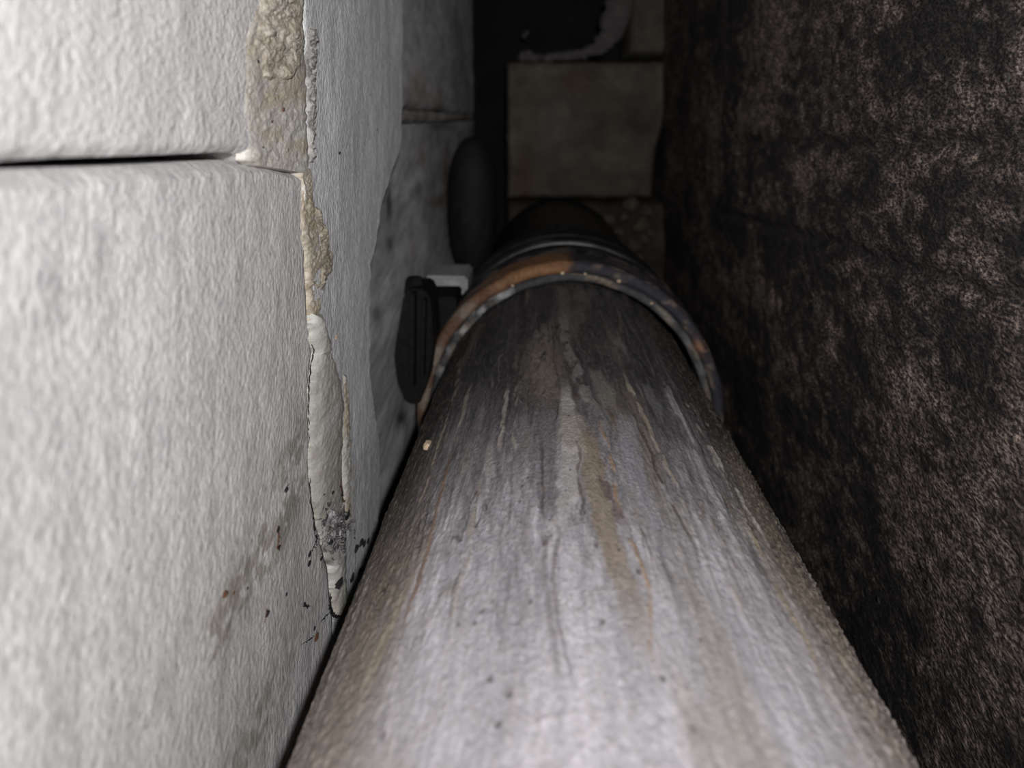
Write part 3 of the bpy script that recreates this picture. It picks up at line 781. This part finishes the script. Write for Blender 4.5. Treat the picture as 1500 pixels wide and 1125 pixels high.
streak([(1005, 770), (1040, 810), (1072, 860), (1100, 920)], [8, 9, 8, 8], (0.43, 0.38, 0.31), 0.55, 0.0002, gate=G2)
# left side runs
streak([(745, 565), (738, 600), (733, 640), (731, 665)], 3.4, (0.36, 0.33, 0.30), 0.8, 0.0004, gate=G)
streak([(760, 560), (752, 600), (750, 640), (757, 665)], 3.0, (0.32, 0.29, 0.25), 0.8, 0.0003, gate=G)
streak([(720, 640), (712, 680), (716, 720), (700, 790), (690, 850)], [5, 8, 8, 8, 8], (0.42, 0.40, 0.39), 0.55, 0.0002, gate=G2)
streak([(768, 600), (770, 680), (768, 760), (765, 840), (768, 920)], [8, 12, 14, 16, 16], (0.25, 0.225, 0.22), 0.55, 0, gate=G2)
streak([(664, 660), (654, 700), (640, 755), (630, 800), (612, 860), (590, 930)], [2.4, 3, 3, 3.5, 4, 5], (0.22, 0.13, 0.075), 0.75, 0.0001)
streak([(700, 690), (690, 760), (680, 830), (665, 900), (645, 980)], [4, 5, 5, 6, 7], (0.40, 0.35, 0.28), 0.5, 0.0001, gate=G)
streak([(672, 560), (655, 610), (640, 660), (622, 720), (600, 790)], 3, (0.34, 0.29, 0.22), 0.7, 0.0003, gate=G)
streak([(690, 560), (680, 600), (668, 640), (660, 680)], 3, (0.30, 0.26, 0.21), 0.7, 0.0003, gate=G)
streak([(650, 740), (620, 810), (590, 880), (560, 950), (520, 1040)], [6, 8, 10, 12, 16], (0.30, 0.25, 0.19), 0.6, 0.0001, gate=G2)
# upper run of grit between the collar and the middle
streak([(795, 470), (790, 520), (800, 570), (820, 600)], [8, 14, 18, 12], (0.21, 0.18, 0.15), 0.6, 0.0003, gate=G)
streak([(822, 455), (830, 500), (845, 550), (872, 605), (892, 630)], [5, 7, 9, 9, 6], (0.24, 0.225, 0.22), 0.65, 0.0003, gate=G)
streak([(850, 440), (862, 480), (880, 530), (905, 570), (925, 610)], [10, 12, 12, 12, 8], (0.07, 0.06, 0.057), 0.7, -0.0001, gate=G2)
streak([(890, 470), (920, 520), (950, 570), (985, 640)], [6, 8, 10, 12], (0.21, 0.205, 0.21), 0.55, 0.0001, gate=G2)
streak([(870, 540), (885, 570), (893, 600)], [10, 14, 10], (0.25, 0.23, 0.20), 0.55, 0.0001)
# spots
def spot(px, py, rp, colr=DK, am=0.9):
    global cp
    a0, y0 = cyl(px, py); k = y0 / F
    ky = y0 * y0 / (F * 0.0716)
    d = np.sqrt(((Aw - a0) / (rp * k)) ** 2 + ((yp - y0) / (rp * ky)) ** 2)
    cp = mix(cp, colr, (1 - ss(0.5, 1.1, d)) * am)
for s in [(632, 768, 6), (625, 760, 4), (626, 785, 4), (630, 735, 4), (617, 800, 4), (884, 912, 6), (868, 800, 4), (725, 882, 4), (711, 895, 5), (676, 915, 4),
          (720, 995, 8), (745, 1018, 7), (968, 997, 7), (735, 1060, 7), (700, 912, 4), (780, 882, 5), (775, 700, 2.5), (765, 712, 2.5), (762, 735, 3), (930, 838, 5),
          (800, 797, 6), (1030, 940, 4), (560, 1080, 7), (1010, 1070, 6), (835, 690, 2), (870, 668, 2), (766, 680, 2.5)]:
    spot(*s, am=0.75)
rsp = np.random.RandomState(4)
for i in range(110):
    px = rsp.uniform(600, 1150); py = rsp.uniform(520, 1000)
    if abs(px - 815) < (py - 300) * 0.5: spot(px, py, rsp.uniform(1.2, 2.4), am=0.7)
# gritty crust, strongest on both flanks
gr = fbm(A * 1400, yp * 700, 441, 3)
crust = ss(0.60, 0.75, gr) * (0.35 + 0.65 * fl_)
cp = mix(cp, (0.34, 0.29, 0.22), crust * 0.5)
gr2 = (vn(A * 1300, yp * 800, 445) ** 4) * ss(0.028, 0.05, A)
H = H + gr2 * 0.0007 + (gr - 0.5) * 0.0004 * (0.5 + fl_)
H = H + (fbm(A * 60, yp * 25, 450, 3) - 0.5) * 0.0006
H = H * ss(0.345, 0.30, yp) if False else H
HP = H
rr = R + HP
V = np.stack([AX + np.sin(thp) * rr, yp, AZ + np.cos(thp) * rr], -1)
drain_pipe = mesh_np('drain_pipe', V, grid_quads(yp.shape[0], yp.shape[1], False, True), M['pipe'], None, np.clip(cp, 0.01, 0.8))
tag(drain_pipe, 'thick grey plastic drain pipe streaked with limescale running away between the walls', 'pipe')

# ------------------------------------------------------------------ the coupling the pipe slides into
coup = tag(empty('pipe_coupling', (AX, 0.33, floor_z)), 'black ribbed socket coupling with a rusty rim gripping the far end of the grey pipe', 'pipe fitting')
CX, CZ = 0.0104, -0.1262
def lathe(name, prof, colfn, mat, parent, n=200, wob=None, label=None, closed=True):
    prof = np.array(prof, float)
    # subdivide the profile
    P2 = [prof[0]]
    for a, b in zip(prof[:-1], prof[1:]):
        k = max(1, int(np.hypot(*(b - a)) / 0.0012))
        for i in range(1, k + 1): P2.append(a + (b - a) * i / k)
    P2 = np.array(P2)
    th = np.linspace(0, 2 * PI, n, endpoint=False)
    Yg = np.repeat(P2[:, 0][:, None], n, 1); Rg = np.repeat(P2[:, 1][:, None], n, 1); Tg = np.repeat(th[None, :], len(P2), 0)
    Rw = Rg + (wob(Tg, Yg, Rg) if wob else 0)
    Vv = np.stack([CX + np.sin(Tg) * Rw, Yg, CZ + np.cos(Tg) * Rw], -1)
    T2 = np.where(Tg > PI, Tg - 2 * PI, Tg)
    return put(tag(mesh_np(name, Vv, grid_quads(len(P2), n, False, True), mat, None, colfn(T2, Yg, Rg)), label), parent)
def tn(T, Y, f, g, s): return fbm((np.cos(T) * 3 + 5) * f, (np.sin(T) * 3 + 5) * f + Y * g, s, 4)

def col_seal(T, Y, R_):
    n = tn(T, Y, 5, 500, 501); n2 = tn(T, Y + R_, 2, 300, 502)
    w_ = ss(-0.05, -0.5, T) * (1 - ss(-1.8, -1.5, T) * 0) + 0.25 * ss(0.3, 0.9, T)
    c = np.broadcast_to(np.array((0.05, 0.052, 0.058)), T.shape + (3,))
    c = mix(c, (0.34, 0.35, 0.36), np.clip(w_ * ss(0.46, 0.6, n) * 1.1, 0, 0.9))
    return mix(c, (0.30, 0.24, 0.17), ss(0.58, 0.68, n2) * 0.5)
lathe('seal_ring', [(0.330, 0.0560), (0.3125, 0.0562), (0.3112, 0.0570), (0.3112, 0.0588), (0.3125, 0.0598), (0.330, 0.0600)], col_seal, M['rim'], coup,
      wob=lambda T, Y, R_: (tn(T, Y, 3, 100, 503) - .5) * 0.0009, label='dark rubber seal ring crusted with white scale')
def col_rim(T, Y, R_):
    n = tn(T, Y, 3, 120, 511); n3 = tn(T, Y + R_, 6, 600, 512)
    c = np.broadcast_to(np.array((0.032, 0.031, 0.040)), T.shape + (3,))
    rust = ss(-2.2, -1.6, T) * (1 - ss(-0.03, 0.02, T + 0.06 * (n3 - .5)))
    rc = mix((0.24, 0.125, 0.06), (0.22, 0.185, 0.15), ss(-0.4, -0.9, T))
    rc = mix(rc, (0.12, 0.055, 0.03), ss(0.45, 0.62, n) * 0.8)
    c = mix(c, rc, rust * 0.95)
    sp = ss(0.60, 0.68, n3) * ss(0.05, 0.2, T)
    c = mix(c, (0.17, 0.135, 0.11), sp * 0.9)
    return mix(c, (0.30, 0.15, 0.09), np.exp(-((T - 1.08) / 0.05) ** 2) * ss(.4, .5, n3) * .9)
def poly_wob(T, Y, R_):
    k = 9; a = (T / (2 * PI) * k) % 1 - 0.5
    return np.cos(PI / k) / np.cos(a * 2 * PI / k) * 0.0650 * 0.35 - 0.0650 * 0.35 + (tn(T, Y, 3, 60, 513) - .5) * 0.0008
lathe('rusty_rim', [(0.330, 0.0596), (0.3120, 0.0598), (0.3105, 0.0606), (0.3100, 0.0622), (0.3108, 0.0642), (0.3130, 0.0650), (0.330, 0.0652)], col_rim, M['rim'], coup,
      wob=lambda T, Y, R_: (tn(T, Y, 2, 60, 513) - .5) * 0.0012, label='steel rim, orange with rust on the left')
def col_blk(T, Y, R_):
    n = tn(T, Y, 3, 150, 521)
    c = np.broadcast_to(np.array((0.007, 0.007, 0.009)), T.shape + (3,))
    return mix(c, (0.030, 0.028, 0.027), ss(0.52, 0.72, n) * 0.6)
def col_lip(T, Y, R_):
    return mix(col_blk(T, Y, R_), (0.07, 0.063, 0.056), ss(0.45, 0.6, tn(T, Y, 6, 200, 523)) * 0.6)
lathe('clamp_band', [(0.322, 0.0622), (0.3225, 0.0644), (0.333, 0.0652), (0.3345, 0.0668), (0.3365, 0.0668), (0.3375, 0.0640)], col_lip, M['black'], coup, wob=poly_wob, label='angular black band behind the rim')
lathe('socket', [(0.330, 0.0630), (0.350, 0.0628), (0.372, 0.0618), (0.374, 0.0612), (0.43, 0.0605), (0.445, 0.0580), (0.47, 0.0560), (0.632, 0.0552)], col_blk, M['black'], coup,
      wob=lambda T, Y, R_: (tn(T, Y, 2, 30, 525) - .5) * 0.0008)
for y0, r0, wd in ((0.352, 0.0645, 0.004), (0.380, 0.0645, 0.005), (0.404, 0.0638, 0.005), (0.424, 0.0625, 0.004)):
    a = np.linspace(0, PI, 9)
    lathe('rib', [(y0 - wd * math.cos(t_), 0.0600 + (r0 - 0.0600) * math.sin(t_) ** 0.6) for t_ in a], col_blk, M['black'], coup, n=140,
          wob=lambda T, Y, R_: (tn(T, Y, 2, 30, 527) - .5) * 0.0006)
# moulded nub on top of the socket
bm = bmesh.new(); bmesh.ops.create_uvsphere(bm, u_segments=16, v_segments=10, radius=1)
cz = CZ + 0.0612
for v in bm.verts: v.co = Vector((0.0072 + v.co.x * 0.0021, 0.437 + v.co.y * 0.003, cz - 0.001 + v.co.z * 0.0022))
put(from_bm('nub', bm, M['bracket'], smooth=True), coup)
# crumbs on the rim
def crumb(x, y, z, r, parent, mat, seed, name='crumb'):
    rc = random.Random(seed); bm = bmesh.new(); bmesh.ops.create_icosphere(bm, subdivisions=2, radius=1)
    for v in bm.verts:
        k = 1 + rc.uniform(-.2, .2); v.co = Vector((x + v.co.x * r * k, y + v.co.y * r * k, z + v.co.z * r * k * .8))
    o = from_bm(name, bm, mat)
    return put(o, parent) if parent else o
for th_, rad, r, s in ((-0.06, 0.0604, 0.0009, 1), (0.34, 0.0604, 0.0009, 2), (0.10, 0.0602, 0.0006, 3), (0.62, 0.0584, 0.0007, 4), (-0.42, 0.0602, 0.0006, 5)):
    crumb(CX + math.sin(th_) * rad, 0.3106, CZ + math.cos(th_) * rad, r, coup, M['crumb'], s)

# tan crumb lying on the pipe's left shoulder
a0, y0 = cyl(628, 654)
t0 = a0 / R
cb = empty('mortar_crumb', (AX + math.sin(t0) * (R + 0.0006), y0, AZ + math.cos(t0) * (R + 0.0006)))
bpy.data.objects.remove(cb)
o = crumb(0, 0, 0, 0.0011, None, M['crumb'], 31, 'mortar_crumb')
o.location = (AX + math.sin(t0) * (R + 0.0005), y0, AZ + math.cos(t0) * (R + 0.0005)); o.scale = (1, 2.0, 1.2)
tag(o, 'tiny tan mortar crumb lying on the left shoulder of the grey pipe', 'crumb')

# ------------------------------------------------------------------ bracket between wall and collar
brk = tag(empty('pipe_bracket', (-0.052, 0.30, -0.12)), 'black metal wall bracket squeezed between grey wall and rusty pipe collar', 'bracket')
def extrude_px(name, pts, y0, y1, mat, parent, bev=0.0008, wobble=0.0):
    bm = bmesh.new()
    vs = [bm.verts.new(((px - VX) / F * y0, y0, -(py - VY) / F * y0)) for px, py in pts]
    f = bm.faces.new(vs)
    r = bmesh.ops.extrude_face_region(bm, geom=[f])
    for v in [g for g in r['geom'] if isinstance(g, bmesh.types.BMVert)]: v.co.y = y1
    bmesh.ops.bevel(bm, geom=bm.edges[:], offset=bev, segments=2, affect='EDGES')
    bmesh.ops.recalc_face_normals(bm, faces=bm.faces)
    return put(from_bm(name, bm, mat, smooth=False), parent)
extrude_px('plate', [(592, 432), (600, 424), (622, 424), (630, 440), (634, 500), (626, 560), (614, 594), (596, 592), (582, 562), (577, 520), (584, 478)], 0.296, 0.318, M['bracket'], brk)
extrude_px('arm', [(622, 436), (668, 436), (668, 470), (640, 540), (622, 560)], 0.322, 0.345, M['bracket'], brk)
extrude_px('flange', [(600, 430), (607, 430), (606, 570), (599, 560)], 0.290, 0.296, M['bracket'], brk, 0.0004)
extrude_px('flange', [(618, 440), (623, 440), (620, 556), (615, 556)], 0.290, 0.296, M['bracket'], brk, 0.0004)
bm = bmesh.new()
bmesh.ops.create_cone(bm, cap_ends=True, segments=6, radius1=0.0042, radius2=0.0036, depth=0.007)
bmesh.ops.bevel(bm, geom=bm.edges[:], offset=0.0005, segments=2, affect='EDGES')
o = from_bm('bolt_head', bm, M['bracket']); o.location = ((607 - VX) / F * 0.305, 0.305, -(418 - VY) / F * 0.305); put(o, brk)

# grey block sticking out of the rear wall over the bracket
bm = bmesh.new(); bmesh.ops.create_cube(bm, size=1)
for v in bm.verts: v.co = Vector((-0.049 + v.co.x * 0.021, 0.373 + v.co.y * 0.030, -0.0822 + v.co.z * 0.0095))
bmesh.ops.bevel(bm, geom=bm.edges[:], offset=0.0012, segments=2, affect='EDGES')
for v in bm.verts: v.co += Vector((math.sin(v.co.y * 300) * 0.0004, math.sin(v.co.x * 400) * 0.0004, math.sin(v.co.x * 300 + v.co.y * 170) * 0.0004))
M['wedge'] = material('grey_wedge', base=(0.36, 0.36, 0.36), rough=0.9, mott=((200, 200, 200), 4, .3, .7, (.7, .7, .7), (1.15, 1.15, 1.15)), bumps=(((400, 400, 400), 4, .0008, .5),))
o = from_bm('masonry_wedge', bm, M['wedge'])
tag(o, 'small grey masonry wedge jammed in the wall above the black bracket', 'wedge')

# dark upright stub behind the wedge
M_ = M['hose']
prof = [(0.0, -0.1035), (0.0045, -0.1025), (0.0085, -0.097), (0.0125, -0.088), (0.0150, -0.076), (0.0160, -0.062), (0.0158, -0.046), (0.0145, -0.034), (0.0118, -0.024), (0.0085, -0.0175), (0.0045, -0.0138), (0.0, -0.0128)]
n = 48; Vv = []
for r, z in prof:
    for k in range(n):
        a = k / n * 2 * PI; Vv.append((-0.0468 + math.cos(a) * max(r, 1e-5), 0.47 + math.sin(a) * max(r, 1e-5), z))
stub = mesh_np('pipe_stub', Vv, grid_quads(len(prof), n, True, True), M_, None)
tag(stub, 'dark rounded pipe stub bulging from the rear wall beyond the grey masonry wedge', 'pipe stub')
for px, py, r in ((681, 321, 0.0014), (682, 352, 0.0012)):
    y = 0.457
    crumb((px - VX) / F * y, y, -(py - VY) / F * y, r, stub, M['backmortar'], int(px), 'painted_glint')  # pale blobs stand in for the small highlights on the stub
